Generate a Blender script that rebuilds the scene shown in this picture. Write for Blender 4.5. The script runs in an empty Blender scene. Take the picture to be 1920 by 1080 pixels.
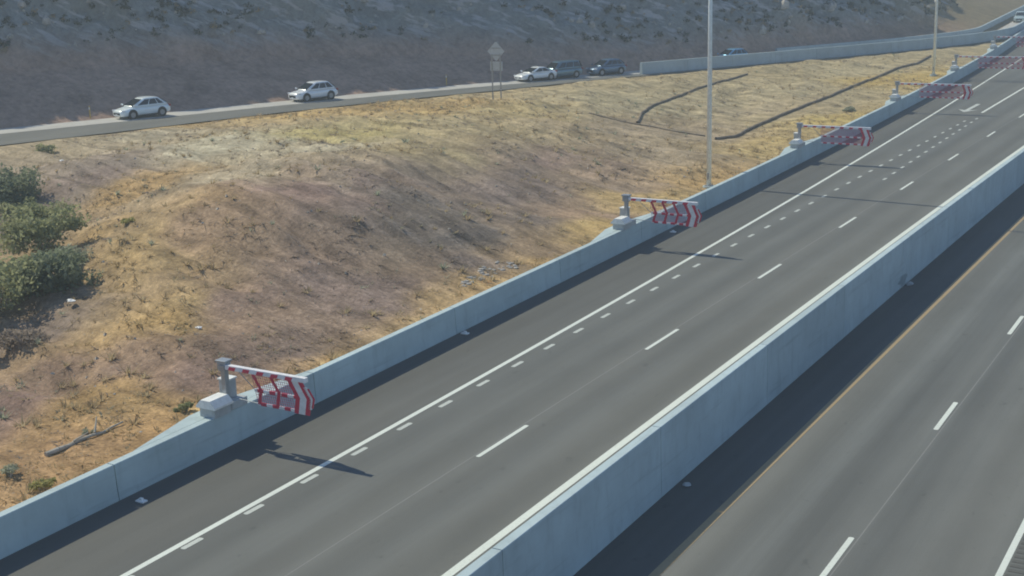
import bpy, bmesh, math, random
import numpy as np
from mathutils import Matrix, Vector

# ------------------------------------------------------------------ camera, sky, sun, exposure
SC = bpy.context.scene
COL = SC.collection
rng = np.random.default_rng(7)
random.seed(7)

FPX, PITCH, ROLL, YAW, CAMH = 2500.0, .2495, -.0284, .5329, 14.8446   # calibrated on lane markings
def _axes():
    c, s = math.cos(YAW), math.sin(YAW)
    fw = np.array([-s*math.cos(PITCH), c*math.cos(PITCH), -math.sin(PITCH)])
    rt = np.array([c, s, 0.]); up = np.cross(rt, fw)
    return fw, rt*math.cos(ROLL)+up*math.sin(ROLL), -rt*math.sin(ROLL)+up*math.cos(ROLL)
FW, RT, UP = _axes()
def un(u, v, z=0.):
    """photo pixel -> point on the level z (the ground, road or barrier top it touches)"""
    d = FW + RT*(u-960)/FPX - UP*(v-540)/FPX
    return np.array([0, 0, CAMH]) + d*(z-CAMH)/d[2]

cam = bpy.data.cameras.new('camera'); camo = bpy.data.objects.new('camera', cam); COL.objects.link(camo)
cam.sensor_width = 36; cam.lens = FPX/1920*36; cam.clip_end = 6000; cam.clip_start = .5
m = Matrix.Identity(4)
for i in range(3):
    m[i][0], m[i][1], m[i][2] = RT[i], UP[i], -FW[i]
m[2][3] = CAMH
camo.matrix_world = m
SC.camera = camo

SUN_EL, SUN_A = math.radians(46.6), math.radians(5.8)
w = bpy.data.worlds.new('World'); SC.world = w; w.use_nodes = True
nt = w.node_tree; nt.nodes.clear()
sky = nt.nodes.new('ShaderNodeTexSky'); sky.sky_type = 'NISHITA'; sky.sun_disc = False
sky.sun_elevation = SUN_EL; sky.sun_rotation = math.atan2(-math.cos(SUN_A), math.sin(SUN_A))
sky.air_density = 1.0; sky.dust_density = .0; sky.ozone_density = 3.0; sky.altitude = 600
bg = nt.nodes.new('ShaderNodeBackground'); bg.inputs[1].default_value = .14
wo = nt.nodes.new('ShaderNodeOutputWorld')
nt.links.new(sky.outputs[0], bg.inputs[0]); nt.links.new(bg.outputs[0], wo.inputs[0])
sl = bpy.data.lights.new('sun', 'SUN'); sl.energy = 3.95; sl.angle = math.radians(.5); sl.color = (1, .945, .74)
so = bpy.data.objects.new('sun', sl); COL.objects.link(so)
ld = Vector((math.cos(SUN_EL)*math.cos(SUN_A), -math.cos(SUN_EL)*math.sin(SUN_A), -math.sin(SUN_EL)))
so.rotation_euler = ld.to_track_quat('-Z', 'Y').to_euler(); so.location = (-60, 40, 80)
vs = SC.view_settings
vs.view_transform = 'Standard'; vs.look = 'None'; vs.exposure = 0; vs.gamma = 1; vs.use_curve_mapping = False
SC.cycles.max_bounces = 5; SC.cycles.transparent_max_bounces = 12
SC.cycles.filter_width = 1.9

# ------------------------------------------------------------------ helpers
def srgb(r, g, b):
    f = lambda c: (c/255/12.92 if c/255 <= .04045 else ((c/255+.055)/1.055)**2.4)
    return (f(r), f(g), f(b))

def translucent(M, col, k):
    t = M.n('ShaderNodeBsdfTranslucent'); mx = M.n('ShaderNodeMixShader'); mx.inputs[0].default_value = k
    M.l(col, t.inputs[0]); M.l(M.b.outputs[0], mx.inputs[1]); M.l(t.outputs[0], mx.inputs[2])
    M.l(mx.outputs[0], M.t.nodes['Material Output'].inputs[0])
class Mat:
    """small wrapper to write node materials briefly"""
    def __init__(s, name, rough=.8, spec=.3, metal=0.):
        s.m = bpy.data.materials.new(name); s.m.use_nodes = True
        s.t = s.m.node_tree; s.b = s.t.nodes['Principled BSDF']
        s.b.inputs['Roughness'].default_value = rough; s.b.inputs['Metallic'].default_value = metal
        s.b.inputs['Specular IOR Level'].default_value = spec
    def n(s, ty, **k):
        nd = s.t.nodes.new(ty)
        for a, v in k.items(): setattr(nd, a, v)
        return nd
    def l(s, a, b): s.t.links.new(a, b)
    def coord(s, scale=(1, 1, 1), kind='Object'):
        tc = s.n('ShaderNodeTexCoord'); mp = s.n('ShaderNodeMapping'); mp.inputs['Scale'].default_value = scale
        s.l(tc.outputs[kind], mp.inputs[0]); return mp.outputs[0]
    def world(s, scale=(1, 1, 1)):
        g = s.n('ShaderNodeNewGeometry'); mp = s.n('ShaderNodeMapping'); mp.inputs['Scale'].default_value = scale
        s.l(g.outputs['Position'], mp.inputs[0]); return mp.outputs[0]
    def noise(s, vec, scale, detail=4, rough=.6, dist=0.):
        nd = s.n('ShaderNodeTexNoise'); nd.inputs['Scale'].default_value = scale
        nd.inputs['Detail'].default_value = detail; nd.inputs['Roughness'].default_value = rough
        nd.inputs['Distortion'].default_value = dist; s.l(vec, nd.inputs['Vector']); return nd.outputs[0]
    def ramp(s, fac, stops):
        r = s.n('ShaderNodeValToRGB'); e = r.color_ramp.elements
        while len(e) < len(stops): e.new(.5)
        for q, (p, c) in zip(e, stops):
            q.position = p; q.color = (*c, 1) if not np.isscalar(c) else (c, c, c, 1)
        s.l(fac, r.inputs[0]); return r.outputs[0]
    def mix(s, fac, a, b, mode='MIX'):
        x = s.n('ShaderNodeMix', data_type='RGBA', blend_type=mode)
        for sock, v in ((x.inputs['Factor'], fac), (x.inputs['A'], a), (x.inputs['B'], b)):
            if hasattr(v, 'links'): s.l(v, sock)
            elif np.isscalar(v): sock.default_value = v if sock.type == 'VALUE' else (v, v, v, 1)
            else: sock.default_value = (*v, 1)
        return x.outputs['Result']
    def color(s, c):
        if hasattr(c, 'links'): s.l(c, s.b.inputs['Base Color'])
        else: s.b.inputs['Base Color'].default_value = (*c, 1)
        return s
    def bump(s, h, strength=.3, dist=.05):
        b = s.n('ShaderNodeBump'); b.inputs['Strength'].default_value = strength; b.inputs['Distance'].default_value = dist
        s.l(h, b.inputs['Height']); s.l(b.outputs[0], s.b.inputs['Normal']); return s

def mesh_obj(name, verts, faces, mat=None, parent=None, smooth=False, mats=None, fm=None):
    me = bpy.data.meshes.new(name)
    me.from_pydata([tuple(map(float, v)) for v in verts], [], [tuple(int(i) for i in f) for f in faces])
    for k in (mats or ([mat] if mat else [])): me.materials.append(k)
    if fm is not None: me.polygons.foreach_set('material_index', fm)
    if smooth: me.polygons.foreach_set('use_smooth', [True]*len(me.polygons))
    me.update()
    o = bpy.data.objects.new(name, me); COL.objects.link(o)
    if parent is not None: o.parent = parent
    return o
def bm_obj(name, bm, mat, parent=None, smooth=False):
    bmesh.ops.recalc_face_normals(bm, faces=bm.faces)
    me = bpy.data.meshes.new(name); bm.to_mesh(me); bm.free()
    me.materials.append(mat)
    if smooth: me.polygons.foreach_set('use_smooth', [True]*len(me.polygons))
    o = bpy.data.objects.new(name, me); COL.objects.link(o)
    if parent is not None: o.parent = parent
    return o
def inst(o, parent=None, loc=None, rot=None, scale=None):
    c = o.copy(); COL.objects.link(c)
    c.parent = parent
    if loc is not None: c.location = loc
    if rot is not None: c.rotation_euler = rot
    if scale is not None: c.scale = scale
    return c
def empty(name, loc=(0, 0, 0), rz=0.):
    o = bpy.data.objects.new(name, None); COL.objects.link(o); o.location = loc; o.rotation_euler = (0, 0, rz)
    o.empty_display_size = .3
    return o
def tag(o, label=None, cat=None, group=None, kind=None):
    for k, v in (('label', label), ('category', cat), ('group', group), ('kind', kind)):
        if v: o[k] = v
    return o
def box(bm, x0, x1, y0, y1, z0, z1, bev=0.):
    r = bmesh.ops.create_cube(bm, size=1)
    for v in r['verts']:
        v.co = Vector(((x0+x1)/2+v.co.x*(x1-x0), (y0+y1)/2+v.co.y*(y1-y0), (z0+z1)/2+v.co.z*(z1-z0)))
    if bev:
        ed = list({e for v in r['verts'] for e in v.link_edges})
        bmesh.ops.bevel(bm, geom=ed, offset=bev, segments=2, affect='EDGES', profile=.6)
def tube(bm, p, q, r0, r1=None, n=10):
    p, q = Vector(p), Vector(q); r1 = r0 if r1 is None else r1
    d = (q-p); L = d.length
    mt = Matrix.Translation((p+q)/2) @ d.to_track_quat('Z', 'Y').to_matrix().to_4x4()
    bmesh.ops.create_cone(bm, cap_ends=True, segments=n, radius1=r0, radius2=r1, depth=L, matrix=mt)
def prism(bm, poly, axis, a, b):
    """extrude polygon (2-D) along axis 'x','y','z' from a to b"""
    def P(u, v, t): return {'x': (t, u, v), 'y': (u, t, v), 'z': (u, v, t)}[axis]
    A = [bm.verts.new(P(u, v, a)) for u, v in poly]; B = [bm.verts.new(P(u, v, b)) for u, v in poly]
    bm.faces.new(A[::-1]); bm.faces.new(B)
    n = len(poly)
    for i in range(n): bm.faces.new((A[i], A[(i+1) % n], B[(i+1) % n], B[i]))

# vectorised value noise
_perm = rng.random((256, 256))
def vnoise(x, y):
    xi = np.floor(x).astype(int); yi = np.floor(y).astype(int)
    fx = x-xi; fy = y-yi; fx = fx*fx*(3-2*fx); fy = fy*fy*(3-2*fy)
    g = lambda a, b: _perm[a % 256, b % 256]
    return (g(xi, yi)*(1-fx)+g(xi+1, yi)*fx)*(1-fy)+(g(xi, yi+1)*(1-fx)+g(xi+1, yi+1)*fx)*fy - .5
def fbm(x, y, sc, octv=4, gain=.5):
    x = np.asarray(x, float)/sc; y = np.asarray(y, float)/sc; a = 1.; o = 0.
    for i in range(octv):
        o = o+a*vnoise(x+17.3*i, y+9.1*i); a *= gain; x = x*2.03; y = y*2.03
    return o
def ss(a, b, x):
    t = np.clip((x-a)/(b-a), 0, 1); return t*t*(3-2*t)

# ------------------------------------------------------------------ materials
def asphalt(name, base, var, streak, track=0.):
    M = Mat(name, .85, .25)
    wp = M.world((1.1, .018, 1)); st = M.noise(wp, 1.0, 5, .62)
    st2 = M.noise(M.world((.45, .006, 1)), 1.0, 2, .5)
    blot = M.noise(M.world((1, .35, 1)), .35, 5, .65)
    fine = M.noise(M.world(), 38, 2, .8)
    c = M.mix(M.ramp(st, [(.3, 0.), (.7, 1.)]), tuple(b*(1-streak) for b in base), tuple(b*(1+streak) for b in base))
    c = M.mix(M.ramp(st2, [(.35, 0.), (.65, .55)]), c, tuple(b*(1+streak*1.4)*k for b, k in zip(base, (1.05, 1., .94))))
    c = M.mix(var, c, M.ramp(blot, [(.3, .25), (.7, .9)]), 'OVERLAY')
    c = M.mix(.25, c, M.ramp(fine, [(.3, .2), (.7, .8)]), 'OVERLAY')
    if track:
        sx = M.n('ShaderNodeSeparateXYZ'); M.l(M.world(), sx.inputs[0])
        ma = M.n('ShaderNodeMath', operation='MULTIPLY_ADD'); M.l(sx.outputs[0], ma.inputs[0]); ma.inputs[1].default_value = 2*math.pi/1.80; ma.inputs[2].default_value = -track*2*math.pi/1.80
        sn = M.n('ShaderNodeMath', operation='COSINE'); M.l(ma.outputs[0], sn.inputs[0])
        mr = M.n('ShaderNodeMapRange'); mr.inputs['From Min'].default_value = -1; mr.inputs['To Min'].default_value = 1.07; mr.inputs['To Max'].default_value = .86; M.l(sn.outputs[0], mr.inputs['Value'])
        c = M.mix(M.ramp(st, [(.3, .4), (.7, 1.)]), c, M.mix(1., c, mr.outputs[0], 'MULTIPLY'))
    spot = M.noise(M.world((1, .6, 1)), 2.3, 3, .6); c = M.mix(M.ramp(spot, [(.66, 0.), (.74, .35)]), c, tuple(b*.5 for b in base))
    M.color(c); M.bump(fine, .25, .01)
    return M.m
M_ASPH = asphalt('asphalt_lanes', (.134, .138, .130), .14, .15, -21.25)
M_ASPH2 = asphalt('asphalt_lower_road', (.140, .145, .138), .14, .20, -10.2)
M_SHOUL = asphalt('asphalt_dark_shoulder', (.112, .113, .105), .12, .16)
M_FARSH = asphalt('asphalt_far_shoulder', (.142, .144, .136), .2, .08)

def concrete(name, base, stain=.35):
    M = Mat(name, .85, .25)
    info = M.n('ShaderNodeObjectInfo')
    n1 = M.noise(M.world(), .55, 5, .65); n2 = M.noise(M.world((1, 1, .25)), 2.6, 6, .7); n3 = M.noise(M.world(), 30, 2, .7)
    c = M.mix(M.ramp(n1, [(.3, 0.), (.7, 1.)]), tuple(b*.88 for b in base), tuple(b*1.08 for b in base))
    c = M.mix(M.ramp(n2, [(.52, 0.), (.75, stain)]), c, tuple(b*.55 for b in base))
    tone = M.n('ShaderNodeMapRange'); tone.inputs['To Min'].default_value = .94; tone.inputs['To Max'].default_value = 1.05
    sc1 = M.noise(M.world((1, .12, 2.2)), 1.6, 5, .7); c = M.mix(M.ramp(sc1, [(.56, 0.), (.70, .30)]), c, tuple(b*.45 for b in base))
    M.l(info.outputs['Random'], tone.inputs['Value'])
    c = M.mix(1., c, tone.outputs[0], 'MULTIPLY')
    M.color(c); M.bump(n3, .2, .01)
    return M.m
M_CONC = concrete('barrier_concrete', (.46, .55, .56))
M_CONC2 = concrete('old_barrier_concrete', (.45, .54, .56), .4)
M_LANE = concrete('pale_concrete_lane', (.50, .48, .44), .3)

def paint(name, col, wear=.35):
    M = Mat(name, .7, .3)
    n1 = M.noise(M.world(), 9, 5, .7); n2 = M.noise(M.world((1, .3, 1)), 1.2, 4, .6)
    c = M.mix(M.ramp(n1, [(.5, 0.), (.72, wear)]), col, tuple(k*.45 for k in col))
    c = M.mix(M.ramp(n2, [(.45, 0.), (.75, wear*.7)]), c, tuple(k*.62 for k in col))
    M.color(c); return M.m
M_WHITE = paint('white_road_paint', (.70, .73, .66), .28)
M_DOT = paint('worn_white_road_paint', (.54, .56, .51), .45)
M_SEAM = paint('sealed_joint', (.24, .235, .22), .4)
M_YELL = paint('yellow_road_paint', (.38, .29, .17), .3)
def plain(name, col, rough=.5, spec=.4, metal=0., var=.12, sc=6.):
    M = Mat(name, rough, spec, metal)
    n1 = M.noise(M.coord(), sc, 4, .6)
    M.color(M.mix(M.ramp(n1, [(.3, 0.), (.7, 1.)]), tuple(k*(1-var) for k in col), tuple(min(1, k*(1+var)) for k in col)))
    return M.m
M_GALV = plain('galvanised_steel', (.36, .38, .40), .45, .5, .6)
M_CAB = plain('grey_painted_steel', (.42, .44, .44), .5, .4)
M_LID = plain('light_hood_paint', (.80, .80, .76), .5, .4)
M_AWHITE = plain('white_reflective_sheet', (.78, .76, .76), .45, .4)
M_ARED = plain('red_reflective_sheet', (.60, .05, .09), .45, .4)
M_NET = plain('red_net_cord', (.50, .14, .22), .7, .3)
M_POLE = plain('pale_pole_paint', (.80, .86, .86), .45, .4, .1)
M_SIGNB = plain('sign_back_aluminium', (.52, .54, .54), .5, .4, .1)
M_WOODP = plain('weathered_post', (.36, .35, .33), .8, .2)
M_DELY = plain('yellow_flex_post', (.60, .40, .10), .6, .3)
M_GLASS = plain('tinted_car_glass', (.015, .02, .025), .08, .6, 0, .1)
M_TYRE = plain('tyre_rubber', (.02, .02, .02), .85, .2)
M_RIM = plain('alloy_rim', (.40, .41, .43), .35, .5, .7)
M_BLK = plain('black_trim', (.018, .018, .02), .6, .3)
M_LAMP = plain('headlamp_lens', (.75, .78, .80), .1, .6)
M_TAIL = plain('tail_lamp', (.30, .02, .02), .2, .5)
M_TRASH = plain('white_litter', (.80, .80, .78), .6, .3)
M_STONE = plain('grey_stone', (.42, .39, .35), .9, .2, 0, .35, 2.5)
M_WOOD = plain('grey_dead_wood', (.44, .40, .33), .9, .2, 0, .3, 3)
def grassmat(name, a, b, sc=.25):
    M = Mat(name, .9, .1)
    n1 = M.noise(M.world(), sc, 4, .6); n2 = M.noise(M.world(), 3.1, 2, .6)
    f = M.mix(.5, n1, n2)
    c = M.mix(M.ramp(f, [(.38, 0.), (.62, 1.)]), a, b); M.color(c); translucent(M, c, .5); return M.m
M_STRAW = grassmat('straw_grass', (.40, .30, .17), (.52, .43, .27))
M_GOLD = grassmat('golden_grass', (.44, .33, .17), (.52, .41, .22))
M_SAGE = grassmat('sage_scrub', (.33, .31, .22), (.43, .40, .29))
M_DRYBR = grassmat('dry_brown_scrub', (.29, .235, .19), (.42, .35, .28))
def leafmat(name, a, b):
    M = Mat(name, .7, .2)
    n1 = M.noise(M.world(), 2.2, 3, .6)
    c = M.mix(M.ramp(n1, [(.35, 0.), (.65, 1.)]), a, b); M.color(c); translucent(M, c, .55)
    return M.m
M_LEAFG = leafmat('green_leaf', (.25, .275, .14), (.42, .42, .23))
M_LEAFD = leafmat('dark_green_leaf', (.19, .225, .145), (.31, .335, .21))
M_LEAFY = leafmat('yellow_green_leaf', (.34, .33, .12), (.50, .46, .20))
M_LEAFS = leafmat('grey_green_leaf', (.32, .34, .24), (.46, .47, .35))

# ------------------------------------------------------------------ road lines (x as a function of distance y)
def curve(ys, xs, deg=3):
    c = np.polyfit(ys, xs, deg); lo, hi = ys[0], ys[-1]
    d = np.polyder(c)
    def fn(y):
        y = np.asarray(y, float); yc = np.clip(y, lo, hi)
        return np.polyval(c, yc)+np.polyval(d, yc)*(y-yc)
    return fn
xb = curve([18, 25, 34, 43, 52, 61, 71, 91, 108, 130, 160, 190], [-27.5, -27.5, -27.72, -27.93, -28.05, -28.19, -28.5, -28.84, -29.2, -30.1, -31.7, -33.6])
xe = curve([20, 29, 37.5, 44, 59, 79, 106, 147, 174], [-24.09, -24.09, -24.15, -24.25, -24.8, -25.37, -26.25, -28.1, -29.4])
xr = curve([20, 40, 60, 77, 101, 180], [-16.72, -16.76, -16.76, -16.63, -16.4, -15.0])        # right edge line
KL = (CAMH+1.0)/(CAMH+.75)                                                                  # lower carriageway lies 1 m down
xc = lambda y: xr(y)+1.82                                                                  # foot of the centre barrier, lower side
_xy = curve([20, 35, 52, 79, 180], [-12.86, -12.76, -12.68, -12.52, -11.4])
xy = lambda y: _xy(np.asarray(y, float)/KL)*KL
xd = lambda y: xr(y)-3.43
ZL = -1.0
YS = np.concatenate([np.arange(-20, 130, 2.), np.arange(130, 330, 5.)])
def ribbon(name, fl, fr, ys, z, mat, parent=None, zf=None):
    V, F = [], []
    for i, y in enumerate(ys):
        zz = z if zf is None else float(zf(y))
        V += [(float(fl(y)), y, zz), (float(fr(y)), y, zz)]
        if i: F.append((2*i-2, 2*i-1, 2*i+1, 2*i))
    return mesh_obj(name, V, F, mat, parent)

M_GRD = Mat('far_desert_ground', .95, .1)
_n = M_GRD.noise(M_GRD.world(), .05, 6, .65)
M_GRD.color(M_GRD.ramp(_n, [(.3, (.17, .13, .09)), (.7, (.30, .24, .16))]))
ground = mesh_obj('ground', [(-3000, -3000, -4.5), (3000, -3000, -4.5), (3000, 3000, -4.5), (-3000, 3000, -4.5)], [(0, 1, 2, 3)], M_GRD.m)
tag(ground, 'wide dry desert ground around the highway', None, None, 'structure')

flex = ribbon('flex_road', lambda y: xe(y), lambda y: xc(y)-.30, YS, 0., M_ASPH)
tag(flex, 'grey asphalt lanes between the two concrete barriers', kind='structure')
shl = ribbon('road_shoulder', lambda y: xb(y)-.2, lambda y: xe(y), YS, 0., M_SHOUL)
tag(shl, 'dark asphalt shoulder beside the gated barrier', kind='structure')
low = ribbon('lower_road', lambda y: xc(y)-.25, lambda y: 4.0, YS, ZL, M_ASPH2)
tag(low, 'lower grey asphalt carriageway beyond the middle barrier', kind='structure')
lsh = ribbon('road_shoulder', lambda y: xc(y)-.2, lambda y: xy(y)+.02, YS, ZL+.003, M_SHOUL)  # inner shoulder, toned darker so the barrier's shadow comes out deeper
tag(lsh, 'dark asphalt inner shoulder under the middle barrier, toned to deepen its shadow', kind='structure')
verge = ribbon('verge', lambda y: 4.0, lambda y: 40.0, YS, ZL-.05, M_GRD.m); tag(verge, 'dirt verge beside the lower carriageway', kind='structure')

line = lambda nm, f, wd, ys, z, mat, par: ribbon(nm, lambda y: f(y)-wd/2, lambda y: f(y)+wd/2, ys, z, mat, par)
line('edge_line', lambda y: xe(y)+.10, .19, np.arange(-15, 260, 3.), .004, M_WHITE, flex)
line('edge_line', xr, .25, np.arange(-15, 260, 3.), .004, M_WHITE, flex)
line('yellow_line', lambda y: xy(y)-.05, .27, np.arange(-15, 260, 3.), ZL+.007, M_YELL, low)
line('edge_line', lambda y: xy(y)+7.6*KL, .17, np.arange(-15, 260, 3.), ZL+.004, M_WHITE, low)
def dash(nm, x, y, wd, ln, z, mat, par, proto=None, slope=0.):
    if proto is None:
        c = min(.04, wd/4)
        bm = bmesh.new(); prism(bm, [(-wd/2, c), (-wd/2+c, 0), (wd/2-c, 0), (wd/2, c), (wd/2, ln-c), (wd/2-c, ln), (-wd/2+c, ln), (-wd/2, ln-c)], 'z', 0, .003)
        o = bm_obj(nm, bm, mat, par)
    else: o = inst(proto, par)
    o.location = (x, y, z); o.rotation_euler = (0, 0, -slope); return o
p = None
for k in range(-2, 17):
    y = 31.9+12.19*k-.006*max(0, k-2)**2*0
    q = dash('lane_dash', float(xd(y)), y, .15, 3.05, .004, M_DOT if False else M_WHITE, flex, p); p = p or q
p = None
for k in range(-2, 12):
    y = (29.97+12.19*k)*KL
    q = dash('lane_dash', float(xy(y))+3.73*KL, y, .16, 3.05, ZL+.004, M_WHITE, low, p); p = p or q
p = None
for k in range(-4, 38):
    y = 23.0+2.437*k
    x = np.interp(y, [0, 62, 84, 100, 112, 130], [-23.71, -23.70, -23.57, -23.4, -23.25, -23.2])
    if y > 118: break
    q = dash('dotted_line_mark', x, y, .17, .75, .004, M_DOT, flex, p); p = p or q
for k in range(14):
    y = 83.7+2.41*k
    x = np.interp(y, [84, 92, 100, 113, 118], [-21.90, -22.12, -22.32, -22.59, -22.75])
    dash('dotted_line_mark', x, y, .17, .8, .004, M_WHITE, flex, p)
line('gore_line', lambda y: np.interp(y, [119, 140, 240], [-23.05, -23.25, -22.6]), .22, np.arange(119.5, 240, 4.), .004, M_WHITE, flex)
# left-pointing lane arrow
bm = bmesh.new()
prism(bm, [(-.09, 1.3), (.09, 1.3), (.09, 6.2), (-.09, 6.2)], 'z', 0, .003)
prism(bm, [(0, 0), (.42, 1.9), (.09, 1.3), (-.09, 1.3), (-.42, 1.9)], 'z', 0, .003)
ar = bm_obj('lane_arrow', bm, M_DOT, flex); ar.location = (-24.6, 119.6, .004); ar.scale = (2.0, 1, 1)
line('pavement_seam', lambda y: xd(y)-.14, .035, np.arange(-15, 200, 4.), .002, M_SEAM, flex)
line('pavement_seam', lambda y: xy(y)+3.73*KL+.16, .035, np.arange(-15, 160, 4.), ZL+.002, M_SEAM, low)
# milled rumble strip next to the outer edge line
bm = bmesh.new()
for k in range(140):
    y = 18+.30*k; x = float(xy(y))+7.6*KL+.14
    prism(bm, [(x, y), (x+.40, y), (x+.40, y+.15), (x, y+.15)], 'z', 0, .006)
rs = bm_obj('rumble_strip', bm, M_SHOUL, low); rs.location.z = ZL+.003; tag(rs, kind='stuff')

# ------------------------------------------------------------------ concrete barriers
def sweep(name, prof, f, y0, y1, step, mat, parent, zf=None):
    ys = np.linspace(y0, y1, max(2, int((y1-y0)/step)+1)); n = len(prof); V, F = [], []
    for i, y in enumerate(ys):
        x = float(f(y)); zz = 0 if zf is None else float(zf(y))
        V += [(x+u, y, v+zz) for u, v in prof]
        if i:
            a = (i-1)*n; b = i*n
            F += [(a+j, a+(j+1) % n, b+(j+1) % n, b+j) for j in range(n)]
    F.append(tuple(range(n))[::-1]); F.append(tuple(range(len(V)-n, len(V))))
    o = mesh_obj(name, V, F, mat, parent)
    bm = bmesh.new(); bm.from_mesh(o.data); bmesh.ops.recalc_face_normals(bm, faces=bm.faces); bm.to_mesh(o.data); bm.free()
    return o
GY = [29.5, 59.7, 88.6, 117.6, 146.0, 175.5]
GL = [3.3, 3.85, 4.9, 6.2, 7.3, 8.3]
HB = 1.07
lb = empty('concrete_barrier', (0, 0, 0))
tag(lb, 'long pale concrete barrier carrying the striped gates beside the dry slope', 'barrier')
prof = [(0, -.3), (0, .02), (-.03, .30), (-.07, HB-.02), (-.09, HB), (-.35, HB), (-.37, HB-.02), (-.42, -.8), (-.2, -.8)]
y = -12.
while y < 300:
    sweep('segment', prof, xb, y, y+9.112, 1.6, M_CONC, lb); y += 9.144
for g in GY:
    bx = lambda yy: float(xb(yy))-.372
    d = .62
    bm = bmesh.new()
    pts = [(bx(g-3.9), g-3.9), (bx(g-.9)-d, g-.9), (bx(g+1.2)-d, g+1.2), (bx(g+4.6), g+4.6)]
    prism(bm, pts, 'z', -.6, HB-.003)
    bm_obj('gate_pedestal', bm, M_CONC, lb)
cb = empty('concrete_barrier', (0, 0, 0))
tag(cb, 'tall concrete barrier dividing the gated lanes from the lower carriageway', 'barrier')
HC = 1.19
prof = [(0, ZL-.3), (0, ZL+.02), (-.012, ZL+.35), (-.03, HC-.02), (-.05, HC), (-.31, HC), (-.33, HC-.02), (-.40, 0), (-.40, -1.3)]
y = -12.
while y < 260:
    sweep('segment', prof, xc, y, y+9.112, 1.6, M_CONC2, cb); y += 9.144

Rg = np.random.default_rng(5); yc_ = 61.2; V = []; n_ = 18
for k in range(n_):
    a_ = 2*math.pi*k/n_; q_ = Rg.uniform(.65, 1.2); yy_ = yc_+.75*q_*math.cos(a_); zz_ = ZL+.36+.27*q_*math.sin(a_); V.append((float(xc(yy_))+.006, yy_, max(zz_, ZL+.03)))
mesh_obj('stain', V, [tuple(range(n_))], plain('dark_damp_stain', (.27, .33, .35), .8, .2), cb)
# small white reflectors at the foot of the barriers
def reflector(x, y, z, label):
    bm = bmesh.new(); box(bm, -.16, .16, -.10, .10, 0, .06, .03); prism(bm, [(-.07, .06), (.07, .06), (.05, .12), (-.05, .12)], 'y', -.04, .04)
    o = bm_obj('pavement_reflector', bm, M_TRASH); o.location = (x, y, z); return tag(o, label, 'reflector', 'white reflectors along the gated barrier')
for (u, v), lb_ in zip(((265, 938), (872, 624), (1262, 434)), ('white reflector on the shoulder below the dead log', 'white reflector at the barrier foot near the spread of grey rocks', 'white reflector on the shoulder under the short-armed gate next to the light pole')):
    P = un(u, v, .05); reflector(max(P[0], float(xb(P[1]))+.17), P[1], 0.0, lb_)

# ------------------------------------------------------------------ far road (plan from its pixels, level from the size of its cars)
def zroad_u(u): return 2.2-(1.2*u/1190) if u <= 1190 else 1.0-.4*(u-1190)/730
near = np.array([un(u, v, zroad_u(u)) for u, v in ((0, 251), (300, 222), (600, 193), (900, 164), (1190, 137.5), (1300, 130.5), (1460, 117), (1600, 104), (1745, 89), (1900, 63))])
ypts = near[:, 1]
_fx = np.polyfit(ypts, near[:, 0], 4)
def frx(y):
    y = np.asarray(y, float); yc = np.clip(y, 68, 208); d = np.polyder(_fx)
    return np.polyval(_fx, yc)+np.polyval(d, yc)*(y-yc)
def frz(y): return np.interp(y, [0, 68, 136, 210, 400], [3.3, 2.2, 1.0, .6, .4])
def frp(y, t):
    """point t metres across from the near edge of the pale lane at station y; positive is uphill"""
    y = np.asarray(y, float); d = (frx(y+.5)-frx(y-.5)); L = np.sqrt(1+d*d)
    return frx(y)-t/L, y+t*d/L
FY = np.concatenate([np.arange(-10, 230, 4.), np.arange(230, 420, 8.)])
def fribbon(name, t0, t1, z0, z1, mat, parent=None, ys=FY):
    V, F = [], []
    for i, y in enumerate(ys):
        a = frp(y, t0(y) if callable(t0) else t0); b = frp(y, t1(y) if callable(t1) else t1); z = float(frz(y))
        V += [(a[0], a[1], z+z0), (b[0], b[1], z+z1)]
        if i: F.append((2*i-2, 2*i-1, 2*i+1, 2*i))
    return mesh_obj(name, V, F, mat, parent)
far = fribbon('far_road', 0., 3.0, 0., .03, M_LANE); tag(far, 'pale far lane carrying the cars below the hillside', kind='structure')
shw = lambda y: -np.interp(y, [60, 75, 90, 100, 115, 130, 150], [6.6, 5.8, 4.6, 4.2, 4.0, 2.0, 1.2])
fsh = fribbon('far_shoulder', shw, 0., -.05, 0., M_FARSH); tag(fsh, 'grey asphalt shoulder of the far lane', kind='structure')

# ------------------------------------------------------------------ terrain between the gated barrier and the far road
CP = []
for y in np.arange(-10, 330, 9.):
    CP.append((float(xb(y))-.6, y, float(np.interp(y, [0, 50, 62, 80, 100, 160], [.62, .62, .5, -.35, .1, .3]))))
for u, v, z in [(100, 830, .75), (300, 720, .9), (600, 640, .8), (900, 520, .7), (1150, 400, .3),
                (250, 560, 1.9), (500, 480, 2.6), (750, 450, 2.2), (900, 420, 1.6), (1050, 360, 1.0), (380, 640, 1.5),
                (350, 360, 4.0), (550, 330, 4.3), (750, 290, 3.8), (900, 250, 2.7), (1050, 235, 1.8), (1200, 300, .3), (660, 380, 3.4), (850, 350, 2.3),
                (200, 290, 3.2), (450, 250, 3.1), (640, 230, 2.7), (850, 205, 2.2), (1000, 190, 1.8),
                (60, 450, .5), (30, 640, .1), (150, 600, .9), (20, 330, 1.5), (60, 280, 2.4), (20, 800, .5),
                (1250, 200, .6), (1400, 200, .1), (1500, 150, .4), (1600, 120, .6), (1700, 150, .1), (1450, 280, -.2), (1340, 262, -.5), (1195, 232, .2)]:
    P = un(u, v, z); CP.append((P[0], P[1], z))
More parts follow.
